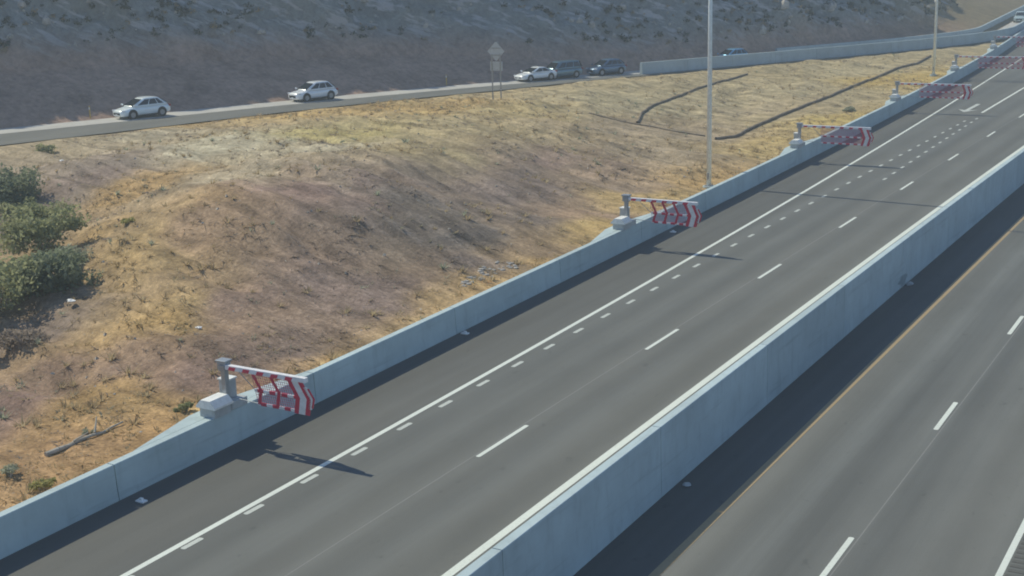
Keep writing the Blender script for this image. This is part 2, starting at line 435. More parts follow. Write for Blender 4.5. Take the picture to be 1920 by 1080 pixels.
for y in np.arange(-10, 330, 8.):
    for dt, dz in ((-.15, .06), (-3., -.08), (.9, -.22), (9, -1.2)):
        a = frp(y, float(shw(y))+dt if dt < 5 else dt-5); CP.append((float(a[0]), float(a[1]), float(frz(y))+dz))
CP = np.array(CP)
def _fit(cp, lam=.25):
    n = len(cp); D = np.hypot(cp[:, None, 0]-cp[None, :, 0], cp[:, None, 1]-cp[None, :, 1])
    A = np.zeros((n+3, n+3)); A[:n, :n] = -D-lam*np.eye(n)*-1*0 - lam*np.eye(n)*-1; A[:n, n] = 1; A[:n, n+1:] = cp[:, :2]; A[n, :n] = 1; A[n+1:, :n] = cp[:, :2].T
    b = np.zeros(n+3); b[:n] = cp[:, 2]; return np.linalg.solve(A, b)
_w = _fit(CP)
WATP = []
def tz(x, y, detail=True):
    x = np.asarray(x, float); y = np.asarray(y, float); sh = x.shape; x = x.ravel(); y = y.ravel(); o = np.empty_like(x); n = len(CP)
    for i in range(0, len(x), 20000):
        X, Y = x[i:i+20000], y[i:i+20000]
        D = np.sqrt((X[:, None]-CP[None, :, 0])**2+(Y[:, None]-CP[None, :, 1])**2+1.2)
        o[i:i+20000] = -D@_w[:n]+_w[n]+X*_w[n+1]+Y*_w[n+2]
    if detail:
        db = np.clip((xb(y)-.5-x)/5, 0, 1)
        dr = np.clip(((x-frx(y))*.95+shw(y)-.5)/3, 0, 1)
        k = db*dr
        for wl in WATP:
            for i in range(len(wl)-1):
                ax, ay = wl[i, :2]; dx, dy = wl[i+1, :2]-wl[i, :2]
                t = np.clip(((x-ax)*dx+(y-ay)*dy)/(dx*dx+dy*dy), 0, 1)
                k = np.minimum(k, .12+.88*ss(.5, 3., np.hypot(x-ax-t*dx, y-ay-t*dy)))
        # rills running down the mound face and small bumps
        o = o+k*(.55*fbm(x, y, 9, 4)+.22*fbm(x, y, 1.7, 3)+.60*fbm((x-.25*y)/5.5, (y+.25*x)/.9, 1., 3)*np.clip((-31-x)/6, .15, 1))
    return o.reshape(sh)

for pix in ([(1195, 231), (1203, 214), (1222, 200), (1262, 185), (1320, 163), (1370, 150), (1402, 140)],
            [(1342, 262), (1378, 258), (1400, 247), (1440, 229), (1500, 203), (1560, 180), (1620, 155), (1680, 130), (1720, 120), (1745, 106)],
            [(1105, 212), (1160, 226), (1215, 237), (1270, 248), (1325, 256)]):
    pl = []
    for u, v in pix:
        P = un(u, v, 1.)
        for _ in range(10): P = un(u, v, float(tz(P[0], P[1], False)))
        pl.append(P)
    WATP.append(np.array(pl))
def spaced(a, segs):
    out = [a]
    for end, st in segs:
        n = max(1, int(round((end-out[-1])/st))); out += list(out[-1]+(end-out[-1])*np.arange(1, n+1)/n)
    return np.array(out)
TS = spaced(0., [(8, .4), (22, .5), (50, .8), (110, 2.0)])      # metres back from the barrier
TY = spaced(-8., [(15, 1.5), (60, .42), (110, .7), (200, 1.5), (330, 5)])
GXX = np.array([[float(xb(y))-.40-t for t in TS] for y in TY]); GYY = np.repeat(TY[:, None], len(TS), 1)
GZZ = tz(GXX, GYY)
# ground colour by soil type, sampled at places on the slope
SOIL = [(60, 250, (128, 116, 104)), (200, 300, (132, 120, 108)), (150, 360, (126, 112, 104)), (300, 250, (152, 140, 118)), (430, 270, (166, 156, 132)), (560, 280, (164, 152, 128)),
        (290, 340, (158, 130, 92)), (380, 380, (148, 122, 92)), (450, 330, (150, 136, 114)), (620, 340, (138, 122, 106)), (700, 370, (122, 108, 102)), (780, 280, (148, 132, 100)), (880, 240, (152, 136, 104)),
        (640, 250, (156, 142, 98)), (800, 205, (168, 142, 98)), (950, 205, (160, 142, 104)), (350, 235, (172, 144, 100)), (540, 222, (172, 144, 98)),
        (300, 450, (146, 124, 94)), (200, 430, (148, 124, 90)), (420, 470, (134, 114, 94)), (540, 440, (122, 104, 96)), (650, 440, (112, 98, 96)), (760, 400, (108, 100, 98)), (850, 440, (104, 96, 94)), (960, 400, (108, 98, 94)), (900, 340, (116, 104, 98)), (1050, 300, (126, 110, 100)), (1000, 350, (112, 100, 96)), (880, 490, (116, 104, 98)),
        (300, 560, (150, 126, 90)), (220, 620, (158, 130, 88)), (420, 560, (122, 104, 92)), (560, 540, (112, 98, 92)), (680, 530, (112, 98, 92)), (450, 650, (112, 96, 90)), (560, 620, (110, 96, 90)), (330, 680, (118, 100, 90)), (120, 700, (126, 106, 90)), (40, 740, (112, 94, 88)), (60, 620, (110, 98, 92)), (180, 760, (150, 122, 84)), (60, 840, (150, 120, 88)), (240, 800, (156, 124, 86)), (340, 770, (174, 144, 102)),
        (620, 660, (176, 144, 100)), (760, 600, (176, 147, 106)), (880, 545, (176, 146, 104)), (1000, 490, (176, 144, 98)), (1120, 430, (172, 144, 96)), (1230, 375, (168, 142, 98)), (1310, 340, (170, 140, 96)), (1440, 280, (164, 142, 98)), (1600, 225, (172, 150, 96)), (1700, 150, (168, 144, 90)), (520, 690, (168, 136, 96)),
        (1000, 450, (140, 118, 94)), (1090, 400, (132, 112, 94)), (1180, 340, (134, 118, 102)), (1250, 300, (146, 130, 108)), (1280, 250, (142, 126, 104)), (1400, 200, (154, 138, 110)), (1300, 180, (152, 138, 108)), (1150, 190, (150, 138, 110)), (1500, 170, (154, 140, 110)), (1600, 130, (152, 138, 108)), (1500, 210, (150, 134, 104)), (1180, 240, (142, 126, 104)),
        (110, 480, (118, 106, 92)), (60, 400, (112, 102, 92)), (250, 500, (150, 126, 90)), (1700, 100, (150, 136, 106)), (1800, 80, (150, 136, 106))]
sp = np.array([un(u, v, 1.5)[:2] for u, v, _ in SOIL])
for _ in range(2):
    zz = tz(sp[:, 0], sp[:, 1], False); sp = np.array([un(u, v, z)[:2] for (u, v, _), z in zip(SOIL, zz)])
sc_ = np.array([srgb(r*1.0, g*.985, min(b, .92*g)) if r < 136 else srgb(.97*r+4, .98*g+3, b*1.04) for _, _, (r, g, b) in SOIL])
def soil(x, y):
    o = np.zeros((len(x), 3))
    jx = x+3.2*fbm(x, y, 5, 3); jy = y+4.2*fbm(x+50, y, 5, 3)
    for i in range(0, len(x), 20000):
        d2 = (jx[i:i+20000, None]-sp[:, 0])**2+((jy[i:i+20000, None]-sp[:, 1])*.75)**2+.3
        wt = d2**-1.7; o[i:i+20000] = (wt[:, :, None]*sc_).sum(1)/wt.sum(1)[:, None]
    return o
def grid_mesh(name, X, Y, Z, mat):
    h, wd = X.shape; V = np.stack([X.ravel(), Y.ravel(), Z.ravel()], -1)
    idx = np.arange(h*wd).reshape(h, wd)
    F = np.stack([idx[:-1, :-1].ravel(), idx[:-1, 1:].ravel(), idx[1:, 1:].ravel(), idx[1:, :-1].ravel()], -1)
    me = bpy.data.meshes.new(name); me.from_pydata(V.tolist(), [], F.tolist()); me.materials.append(mat)
    me.polygons.foreach_set('use_smooth', [True]*len(me.polygons)); me.update()
    o = bpy.data.objects.new(name, me); COL.objects.link(o); return o
def soil_mat(name, rough_amt=.5):
    M = Mat(name, .95, .1)
    at = M.n('ShaderNodeAttribute', attribute_name='soil')
    wp = M.world()
    n1 = M.noise(wp, .9, 6, .68); n2 = M.noise(wp, 5.5, 5, .7); n3 = M.noise(wp, .22, 4, .6, .6)
    c = M.mix(.55, at.outputs['Color'], M.ramp(n1, [(.3, .22), (.7, .8)]), 'OVERLAY')
    c = M.mix(.5, c, M.ramp(n2, [(.3, .15), (.7, .85)]), 'OVERLAY')
    c = M.mix(M.ramp(n3, [(.5, 0.), (.75, .22)]), c, (.30, .23, .14))
    mr = M.n('ShaderNodeMapping'); mr.inputs['Rotation'].default_value = (0, 0, .25); M.l(wp, mr.inputs[0])
    ms = M.n('ShaderNodeMapping'); ms.inputs['Scale'].default_value = (.16, 1.1, .3); M.l(mr.outputs[0], ms.inputs[0])
    n5 = M.noise(ms.outputs[0], 1.1, 5, .66)                       # rain-wash streaks running down the slope
    c = M.mix(.5, c, M.ramp(n5, [(.32, .12), (.68, .86)]), 'OVERLAY')
    n6 = M.noise(wp, 14, 3, .7)
    c = M.mix(.4, c, M.ramp(n6, [(.3, .2), (.7, .9)]), 'OVERLAY')
    # gravel
    vo = M.n('ShaderNodeTexVoronoi'); vo.inputs['Scale'].default_value = 3.4; M.l(wp, vo.inputs['Vector'])
    c = M.mix(M.ramp(vo.outputs['Distance'], [(.10, .5), (.2, 0.)]), c, M.ramp(vo.outputs['Color'], [(0., (.12, .10, .085)), (1., (.36, .32, .27))]))
    M.color(c); M.bump(M.mix(.5, n1, n2), .7, .14)
    return M.m
terr = grid_mesh('terrain', GXX, GYY, GZZ, soil_mat('dry_soil'))
cl = soil(GXX.ravel(), GYY.ravel()); lum = cl.mean(1, keepdims=True); cl = cl*np.clip(1.40-1.0*lum, 1.15, 1.32)*np.array([1.04, 1.04, .97])
ca = terr.data.color_attributes.new('soil', 'FLOAT_COLOR', 'POINT')
ca.data.foreach_set('color', np.concatenate([cl, np.ones((len(cl), 1))], 1).ravel().astype(np.float32))
tag(terr, 'dry brown and straw coloured slope between the gated barrier and the far lane', kind='structure')
def hit(u, v, detail=True):
    P = un(u, v, 1.)
    for _ in range(12): P = un(u, v, float(tz(P[0], P[1], detail)))
    return P

# ------------------------------------------------------------------ hillside cut behind the far road
HY = spaced(-20., [(30, 3), (190, 1.1), (300, 3), (420, 8)])
HT = spaced(3.0, [(12, .6), (34, .55), (60, 2.), (140, 8)])
tt = np.repeat(HT[None], len(HY), 0); yy = np.repeat(HY[:, None], len(HT), 1)
HX, HYY = np.empty_like(tt), np.empty_like(tt)
for j, t in enumerate(HT): HX[:, j], HYY[:, j] = frp(HY, t)
toe = np.interp(yy, [0, 70, 95, 115, 130, 150, 200, 300], [9.5, 9.0, 8.5, 7., 3.5, 2.2, 6, 10])       # width of the smooth catch slope
q1 = np.clip(tt-3, 0, None)
sm = np.minimum(q1, toe)
lit = ss(165, 230, yy)
ang = np.tan(np.radians(np.interp(yy, [0, 125, 175, 215, 300], [56, 53, 52, 30, 20])))
catch = np.interp(yy, [0, 80, 120, 200], [.40, .42, .40, .3])
top = np.interp(yy, [0, 70, 90, 115, 130, 190, 230, 400], [27.5, 27.5, 29, 28, 24, 18, 12, 9])
hz = sm*catch + np.clip((q1-toe)*ang, 0, None)
hz = np.where(hz > top, top+(hz-top)*.12, hz)
rough = ss(0, 3, q1-toe)
nz = (3.2*fbm(HYY+.9*hz, hz*1.2+tt*.3, 9, 5, .55)+1.9*fbm(HYY*1.0+1.5*hz, hz*.5, 2.6, 3))*rough
hx2 = HX-nz*.75*-1; hz2 = frz(yy)+hz+.35*nz+.10*fbm(HYY, tt, 1.5, 2)*(1-rough)*np.clip(q1, 0, 1)
hill = grid_mesh('hillside', hx2, HYY, hz2, None) if False else None
Mh = Mat('rocky_hillside', .95, .1)
wp = Mh.world(); at = Mh.n('ShaderNodeAttribute', attribute_name='soil')
n1 = Mh.noise(wp, .28, 6, .7, .5); n2 = Mh.noise(wp, 1.7, 5, .7)
mp0 = Mh.n('ShaderNodeMapping'); mp0.inputs['Rotation'].default_value = (.5, 0, 0); mp = Mh.n('ShaderNodeMapping'); mp.inputs['Scale'].default_value = (.3, .32, 1.5)
g_ = Mh.n('ShaderNodeNewGeometry'); Mh.l(g_.outputs['Position'], mp0.inputs[0]); Mh.l(mp0.outputs[0], mp.inputs[0])
n4 = Mh.noise(mp.outputs[0], .8, 5, .65)
c = Mh.mix(.45, at.outputs['Color'], Mh.ramp(n1, [(.3, .2), (.7, .8)]), 'OVERLAY')
c = Mh.mix(.35, c, Mh.ramp(n2, [(.3, .15), (.7, .85)]), 'OVERLAY')
rk = Mh.n('ShaderNodeAttribute', attribute_name='rock')
c = Mh.mix(Mh.mix(1., Mh.ramp(n4, [(.53, 0.), (.61, .95)]), rk.outputs['Fac'], 'MULTIPLY'), c, (.46, .45, .45))
Mh.color(c); Mh.bump(Mh.mix(.5, n1, n2), 1., .6)
hill = grid_mesh('hillside', hx2, HYY, hz2, Mh.m)
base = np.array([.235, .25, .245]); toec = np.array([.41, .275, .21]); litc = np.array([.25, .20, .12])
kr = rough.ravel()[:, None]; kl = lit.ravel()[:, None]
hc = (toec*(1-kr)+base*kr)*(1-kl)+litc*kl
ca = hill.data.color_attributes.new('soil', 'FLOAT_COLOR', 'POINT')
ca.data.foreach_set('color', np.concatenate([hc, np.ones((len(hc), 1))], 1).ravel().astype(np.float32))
ra = hill.data.attributes.new('rock', 'FLOAT', 'POINT'); ra.data.foreach_set('value', (rough.ravel()).astype(np.float32))
tag(hill, 'steep shaded rocky hillside above the far lane', kind='structure')

# ------------------------------------------------------------------ far barriers
def fbarrier(name, label, t, y0, y1, h, w0, mat, seg=6.1, zoff=0.):
    root = empty(name); tag(root, label, 'barrier')
    y = y0
    while y < y1:
        ys = np.linspace(y, y+seg-.03, 4); V, F = [], []
        for i, yq in enumerate(ys):
            z = float(frz(yq))+zoff
            for dt, zz in ((t, -.6), (t+.04, .3), (t+.1, h), (t+w0-.1, h), (t+w0, -.6)):
                a = frp(yq, dt); V.append((float(a[0]), float(a[1]), z+zz))
            if i: F += [((i-1)*5+j, (i-1)*5+(j+1) % 5, i*5+(j+1) % 5, i*5+j) for j in range(5)]
        F += [(4, 3, 2, 1, 0), tuple(range(15, 20))]
        o = mesh_obj('segment', V, F, mat, root)
        bm = bmesh.new(); bm.from_mesh(o.data); bmesh.ops.recalc_face_normals(bm, faces=bm.faces); bm.to_mesh(o.data); bm.free()
        y += seg
    return root
M_CONC3 = concrete('far_barrier_concrete', (.40, .48, .51), .4)
fbarrier('concrete_barrier', 'concrete barrier starting at a blunt end in front of the far lane', -.75, 135.2, 330, 1.25, .5, M_CONC3)
fbarrier('concrete_barrier', 'concrete barrier along the hill side of the far lane', 4.1, 158, 330, 1.15, .5, M_CONC3)

# ------------------------------------------------------------------ gates with striped arms
def chev(bm, u, wd, z0, z1, k, y0, y1):
    zm = (z0+z1)/2
    prism(bm, [(u, z0), (u+wd, z0), (u+wd+k, zm), (u+wd, z1), (u, z1), (u+k, zm)], 'y', y0, y1)
def make_gate(y, L, label):
    xg = float(xb(y))-.24
    g = empty('barrier_gate', (xg, y, HB)); tag(g, label, 'gate', 'striped gates along the barrier')
    A = 1.40                                      # arm height above the barrier top
    bm = bmesh.new(); prism(bm, [(-.38, 0), (.24, 0), (.24, .29), (-.38, .29)], 'y', -.77, -.05); bm_obj('base_box', bm, M_CAB, g)
    bm = bmesh.new()
    prism(bm, [(-.46, .295), (.32, .295), (.32, .36), (.12, .56), (-.26, .56), (-.46, .36)], 'y', -.84, -.02)
    bm_obj('hood', bm, M_LID, g)
    bm = bmesh.new(); box(bm, -.32, .18, .05, .80, 0, .26, .03); bm_obj('drive_housing', bm, M_CAB, g)
    bm = bmesh.new(); box(bm, -.50, -.12, .28, .66, .262, .86, .02); cab = bm_obj('control_cabinet', bm, M_CAB, g)
    bm = bmesh.new(); box(bm, -.53, -.09, .25, .69, .862, .91, .01); bm_obj('cabinet_lid', bm, M_LID, cab)
    bm = bmesh.new(); box(bm, -.12, .06, -.01, .17, 0.262, 1.30, .02); post = bm_obj('post', bm, M_GALV, g)
    bm = bmesh.new(); box(bm, -.20, .14, -.06, .22, 1.302, 1.58, .03); box(bm, -.24, .18, -.09, .25, 1.582, 1.64, .015); bm_obj('post_head', bm, M_GALV, post)
    bm = bmesh.new(); box(bm, -.09, .14, -.10, -.012, 1.30, 1.50, .01); bm_obj('arm_bracket', bm, M_GALV, post)
    # top beam with red stripes on its two sides
    u0 = .16
    bm = bmesh.new(); box(bm, u0, L, -.09, .07, A-.02, A+.13, .012); beam = bm_obj('beam', bm, M_AWHITE, g)
    bm = bmesh.new()
    prism(bm, [(0, -.018), (.26, -.018), (.32, .095), (.06, .095)], 'y', -.097, -.0905)
    def swing(o):
        for v in o.data.vertices: v.co.y += (A-v.co.z-o.location.z)*.22
    rp = None
    n = max(5, int(round((L-.3)/.62)))
    for i in range(n):
        if rp is None: rp = bm_obj('red_stripe', bm, M_ARED, beam); o = rp
        else: o = inst(rp, beam)
        o.location = (u0+.12+i*(L-u0-.35)/n, 0, A)
    # rails
    s0 = .34*L if L < 4.5 else .30*L
    zb, zm = .32, .80
    for zc in (zb, zm):
        bm = bmesh.new(); box(bm, s0, L-.28, -.035, .035, zc-.045, zc+.045, .01); r = bm_obj('rail', bm, M_AWHITE, g); swing(r)
        m_ = max(3, int(round((L-s0)/.55))); wv = (L-.28-s0)/m_/2
        bm = bmesh.new(); box(bm, 0, wv, -.04, .04, -.05, .05, .006); rs_ = None
        for i in range(m_):
            if rs_ is None: rs_ = bm_obj('red_sleeve', bm, M_ARED, r); o = rs_
            else: o = inst(rs_, r)
            o.location = (s0+wv*(2*i+.5), 0, zc)
            if i == 0: swing(o)
    # slim red chevron straps
    m_ = max(2, int(round((L-s0-.7)/.60)))
    sp_ = None
    for i in range(m_ if L < 4.5 else 0):
        if sp_ is None:
            bm = bmesh.new(); chev(bm, 0, .12 if L < 4.5 else .06, zb, A-.02, .20, -.045, -.03); sp_ = bm_obj('chevron_strap', bm, M_ARED, g); o = sp_; swing(o)
        else: o = inst(sp_, g)
        o.location = (s0+.02+i*(L-.75-s0)/m_, 0, 0)
    # broad end chevrons
    for du, wd, mt, zz in ((-.74, .17, M_ARED, 0), (-.57, .25, M_AWHITE, 0), (-.32, .17, M_ARED, 0.), (-.15, .13, M_AWHITE, .16), (-.02, .07, M_ARED, .2)):
        bm = bmesh.new(); chev(bm, L+du, wd-.004, zb-.08+zz*1.4, A-.02-zz, .20-zz*.3, -.05, -.02); swing(bm_obj('end_chevron', bm, mt, g))
    # net
    bm = bmesh.new(); c_ = .0045 if L < 4.5 else .0085
    xa, xz = s0, L-.7
    for i in range(int((xz-xa)/.085)+1):
        x = xa+.085*i; prism(bm, [(x, zb), (x+c_*2, zb), (x+c_*2, A-.02), (x, A-.02)], 'y', -.006, .006)
    for i in range(12):
        z = zb+.06+.085*i; prism(bm, [(xa, z), (xz, z), (xz, z+c_*2), (xa, z+c_*2)], 'y', -.0065, .0055)
    swing(bm_obj('net', bm, M_NET, g))
    bm = bmesh.new(); tube(bm, (.30*L*.62, 0, A-.02), (s0, (A-zm)*.22, zm), .014, n=6); tube(bm, (.09, .08, .45), (s0, (A-zb)*.22, zb), .014, n=6); bm_obj('stay_cable', bm, M_GALV, g)
    return g
GLBL = ['striped red and white gate with the shortest arm, nearest the grey dead log', 'striped gate with a short arm between the light pole and the shortest gate',
        'striped gate past the first light pole, arm ending short of the edge line', 'striped gate whose arm tip hangs level with the lane arrow',
        'striped long-armed gate just beyond the second light pole', 'striped gate with the longest arm of all along the barrier']
for yg, L, lab in zip(GY, GL, GLBL): make_gate(yg, L, lab)

# ------------------------------------------------------------------ light poles
def light_pole(P, label, h=22.):
    root = empty('light_pole', P); tag(root, label, 'light pole', 'light poles behind the barrier')
    bm = bmesh.new(); tube(bm, (0, 0, -.6), (0, 0, .12), .38, n=16); bm_obj('footing', bm, M_CONC, root)
    bm = bmesh.new(); box(bm, -.22, .22, -.22, .22, .122, .16, .005)
    for sx in (-1, 1):
        for sy in (-1, 1): tube(bm, (sx*.17, sy*.17, .16), (sx*.17, sy*.17, .23), .02, n=6)
    bm_obj('base_plate', bm, M_GALV, root)
    bm = bmesh.new(); tube(bm, (0, 0, .16), (0, 0, h), .155, .09, n=16); bm_obj('shaft', bm, M_POLE, root, True)
    bm = bmesh.new(); box(bm, -.06, .06, -.17, -.12, .55, .95, .01); bm_obj('hand_hole_cover', bm, M_GALV, root)
    bm = bmesh.new(); tube(bm, (0, 0, h-.3), (2.2, 0, h+.3), .05, n=8); arm = bm_obj('mast_arm', bm, M_POLE, root)
    bm = bmesh.new(); box(bm, 2.0, 2.8, -.16, .16, h+.24, h+.40, .04); bm_obj('luminaire', bm, M_GALV, arm)
P = hit(1329, 352); light_pole(tuple(P), 'pale light pole standing between the short-armed gates')
P = hit(1750, 142); light_pole(tuple(P), 'pale light pole standing beside the long-armed gates')

# ------------------------------------------------------------------ sign seen from behind, delineators
P = hit(932, 184)
sg = empty('warning_sign', tuple(P), math.radians(8)); tag(sg, 'diamond road sign with plaque on two posts, seen from its grey back', 'road sign')
for x in (-.42, .42):
    bm = bmesh.new(); box(bm, x-.05, x+.05, -.05, .05, -.3, 3.35, .005); bm_obj('post', bm, M_WOODP, sg)
bm = bmesh.new(); r = .86; zc = 4.35
prism(bm, [(-r, zc), (-r+.08, zc-.08), (-.06, zc-r), (.06, zc-r), (r-.08, zc-.08), (r, zc), (.06, zc+r), (-.06, zc+r)], 'y', .055, .075); dm = bm_obj('diamond_panel', bm, M_SIGNB, sg)
for z in (zc-.35, zc+.3):
    bm = bmesh.new(); box(bm, -.45, .45, .0, .05, z-.04, z+.04); bm_obj('panel_brace', bm, M_WOODP, dm)
bm = bmesh.new(); box(bm, -.62, .62, .055, .075, 2.55, 3.40, .004); bm_obj('plaque', bm, M_SIGNB, sg)
for x in (-.42, .42):
    bm = bmesh.new(); box(bm, x-.05, x+.05, -.05, .05, 3.352, 4.1, .005); bm_obj('post_extension', bm, M_WOODP, sg)
for u, v, sz, lab in ((1692, 531, .16, 'pale scrap at the foot of the middle barrier beside a dark stain'), (1287, 908, .11, 'small grey scrap on the shaded inner shoulder')):
    P = un(u, v, ZL+.05); Rg = np.random.default_rng(int(u)); bm = bmesh.new(); bmesh.ops.create_icosphere(bm, subdivisions=2, radius=1)
    for vv in bm.verts: vv.co = Vector((vv.co.x*sz*(1+.3*Rg.normal()), vv.co.y*sz*(1+.3*Rg.normal()), max(0, vv.co.z*sz*.5*(1+.3*Rg.normal())+sz*.3)))
    o = bm_obj('grey_scrap', bm, M_CAB); o.location = (max(P[0], float(xc(P[1]))+.2), P[1], ZL+.004); tag(o, lab, 'scrap', 'scraps under the middle barrier')
def delin(y, t, label):
    a = frp(y, t); z = float(frz(y))
    root = empty('delineator_post', (float(a[0]), float(a[1]), z)); tag(root, label, 'delineator', 'yellow delineators behind the far lane')
    bm = bmesh.new(); prism(bm, [(-.06, -.02), (.06, -.02), (.06, .02), (-.06, .02)], 'z', -.1, 1.15); bm_obj('post', bm, M_DELY, root)
    bm = bmesh.new(); box(bm, -.05, .05, -.035, -.021, .85, 1.05); bm_obj('reflector', bm, M_AWHITE, root)
for u, v, lab in ((148, 231, 'yellow delineator post behind the far lane, past the silver hatchback'), (815, 166, 'yellow delineator post behind the far lane between the white crossover and the sign')):
    P = un(u, v, zroad_u(u)); y = P[1]
    for _ in range(4): y = y
    delin(float(y)+1.2, 3.3, lab)

# ------------------------------------------------------------------ cars
def carpaint(name, col, metal=.1):
    M = Mat(name, .28, .5, metal); n1 = M.noise(M.coord(), 1.5, 3, .5)
    M.color(M.mix(M.ramp(n1, [(.3, 0.), (.7, 1.)]), tuple(k*.93 for k in col), col))
    M.b.inputs['Coat Weight'].default_value = .6; M.b.inputs['Coat Roughness'].default_value = .06
    return M.m
def loft(rings, mat, name, parent):
    n = len(rings[0]); V = [p for r in rings for p in r]; F = []
    for i in range(len(rings)-1):
        F += [(i*n+j, i*n+(j+1) % n, (i+1)*n+(j+1) % n, (i+1)*n+j) for j in range(n)]
    F.append(tuple(range(n))); F.append(tuple(range(len(V)-1, len(V)-n-1, -1)))
    o = mesh_obj(name, V, F, mat, parent, True)
    bm = bmesh.new(); bm.from_mesh(o.data); bmesh.ops.recalc_face_normals(bm, faces=bm.faces); bm.to_mesh(o.data); bm.free()
    return o
def make_car(P, heading, label, col, kind='suv', cat='car', metal=.1):
    root = empty('car', P, heading); tag(root, label, cat, 'cars on the far lane')
    mp = carpaint('car_paint_'+kind+str(len(bpy.data.materials)), col, metal)
    S = dict(suv=dict(L=4.60, W=1.86, H=1.72, belt=1.05, hood=.99, nose=.80, wb=2.70, r=.37, ws=(1.28, .26), rear=(-2.14, -1.42), tail=1.0),
             hatch=dict(L=4.65, W=1.84, H=1.66, belt=1.02, hood=.95, nose=.74, wb=2.72, r=.36, ws=(1.34, .22), rear=(-2.16, -1.32), tail=.98),
             sedan=dict(L=4.70, W=1.82, H=1.44, belt=.92, hood=.87, nose=.66, wb=2.75, r=.34, ws=(1.24, .16), rear=(-1.86, -.86), tail=.98),
             van=dict(L=5.10, W=1.95, H=1.82, belt=1.08, hood=1.05, nose=.80, wb=3.00, r=.35, ws=(1.42, .62), rear=(-2.48, -2.24), tail=1.05))[kind]
    L, W, hb = S['L']/2, S['W']/2, S['belt']
    def ring(x, w_, zb, zt):
        pts = []
        for k in range(20):
            a = 2*math.pi*(k+.5)/20; ca, sa = math.cos(a), math.sin(a)
            e = .52
            pts.append((x, w_*math.copysign(abs(ca)**e, ca), (zb+zt)/2+(zt-zb)/2*math.copysign(abs(sa)**e, sa)))
        return pts
    hd, ns = S['hood'], S['nose']
    wsx = S['ws'][0]
    st = [(L, .62*W, .36, ns-.06), (L-.06, .80*W, .26, ns), (L-.22, .93*W, .22, ns+.06), (L-.55, .985*W, .21, (ns+hd)/2+.05), (wsx+.15, W, .21, hd), (wsx-.3, W, .21, hb), (0, W, .21, hb+.01),
          (-1.0, W, .21, hb+.02), (-L+.75, .995*W, .22, max(hb, S['tail'])), (-L+.30, .97*W, .25, S['tail']), (-L+.08, .88*W, .32, S['tail']-.05), (-L, .72*W, .42, S['tail']-.16)]
    loft([ring(*q) for q in st], mp, 'body', root)
    # greenhouse
    x0, x1 = S['ws']; x3, x2 = S['rear']
    Hh = S['H']
    def ringz(z, xf, xr_, wf):
        pts = []
        for k in range(24):
            a = 2*math.pi*(k+.5)/24; ca, sa = math.cos(a), math.sin(a); e = .40
            pts.append(((xf+xr_)/2+(xf-xr_)/2*math.copysign(abs(ca)**e, ca), wf*math.copysign(abs(sa)**e, sa), z))
        return pts
    zt = Hh-.07
    loft([ringz(hb-.06, x0+.05, x3-.02, W*.95), ringz(hb+.02, x0-.02, x3, W*.93), ringz(zt, x1, x2, W*.76), ringz(Hh-.03, x1-.16, x2+.16, W*.69), ringz(Hh-.005, x1-.42, x2+.50, W*.56), ringz(Hh, x1-.60, x2+.75, W*.40)], mp, 'cabin', root)
    # glass, a little proud of the cabin faces
    def lerp(a, b, t): return a+(b-a)*t
    def sidept(f, t, s):    # f along belt(0 front..1 rear), t height
        xa = lerp(lerp(x0-.02, x1, t), lerp(x3, x2, t), f); return (xa, s*(lerp(W*.93, W*.76, t)+.006), lerp(hb+.02, zt, t))
    nwin = 3 if kind in ('suv', 'van', 'hatch') else 2
    cuts = dict(suv=[.10, .38, .66, .90], van=[.10, .36, .66, .93], hatch=[.11, .42, .70, .88], sedan=[.13, .50, .86])[kind]
    for s in (-1, 1):
        for i in range(nwin):
            f0, f1 = cuts[i]+.012, cuts[i+1]-.012
            q = [sidept(f0, .10, s), sidept(f1, .10, s), sidept(f1-(.04 if i == nwin-1 else 0), .88, s), sidept(f0+(.05 if i == 0 else 0), .88, s)]
            q2 = [(a, b-s*.03, c) for a, b, c in q]
            mesh_obj('side_window', q+q2, [(0, 1, 2, 3), (7, 6, 5, 4), (0, 4, 5, 1), (1, 5, 6, 2), (2, 6, 7, 3), (3, 7, 4, 0)], M_GLASS, root)
    def endpt(v, t, front):
        xx = lerp(x0-.02, x1, t)+.012 if front else lerp(x3, x2, t)-.012
        return (xx, v*lerp(W*.93, W*.76, t), lerp(hb+.02, zt, t))
    for front, nm in ((True, 'windshield'), (False, 'rear_window')):
        q = [endpt(-.84, .08, front), endpt(.84, .08, front), endpt(.82, .92, front), endpt(-.82, .92, front)]
        dx = -.03 if front else .03
        q2 = [(a+dx, b, c) for a, b, c in q]
        mesh_obj(nm, q+q2, [(0, 1, 2, 3), (7, 6, 5, 4), (0, 4, 5, 1), (1, 5, 6, 2), (2, 6, 7, 3), (3, 7, 4, 0)], M_GLASS, root)
    r = S['r']; wp_ = None
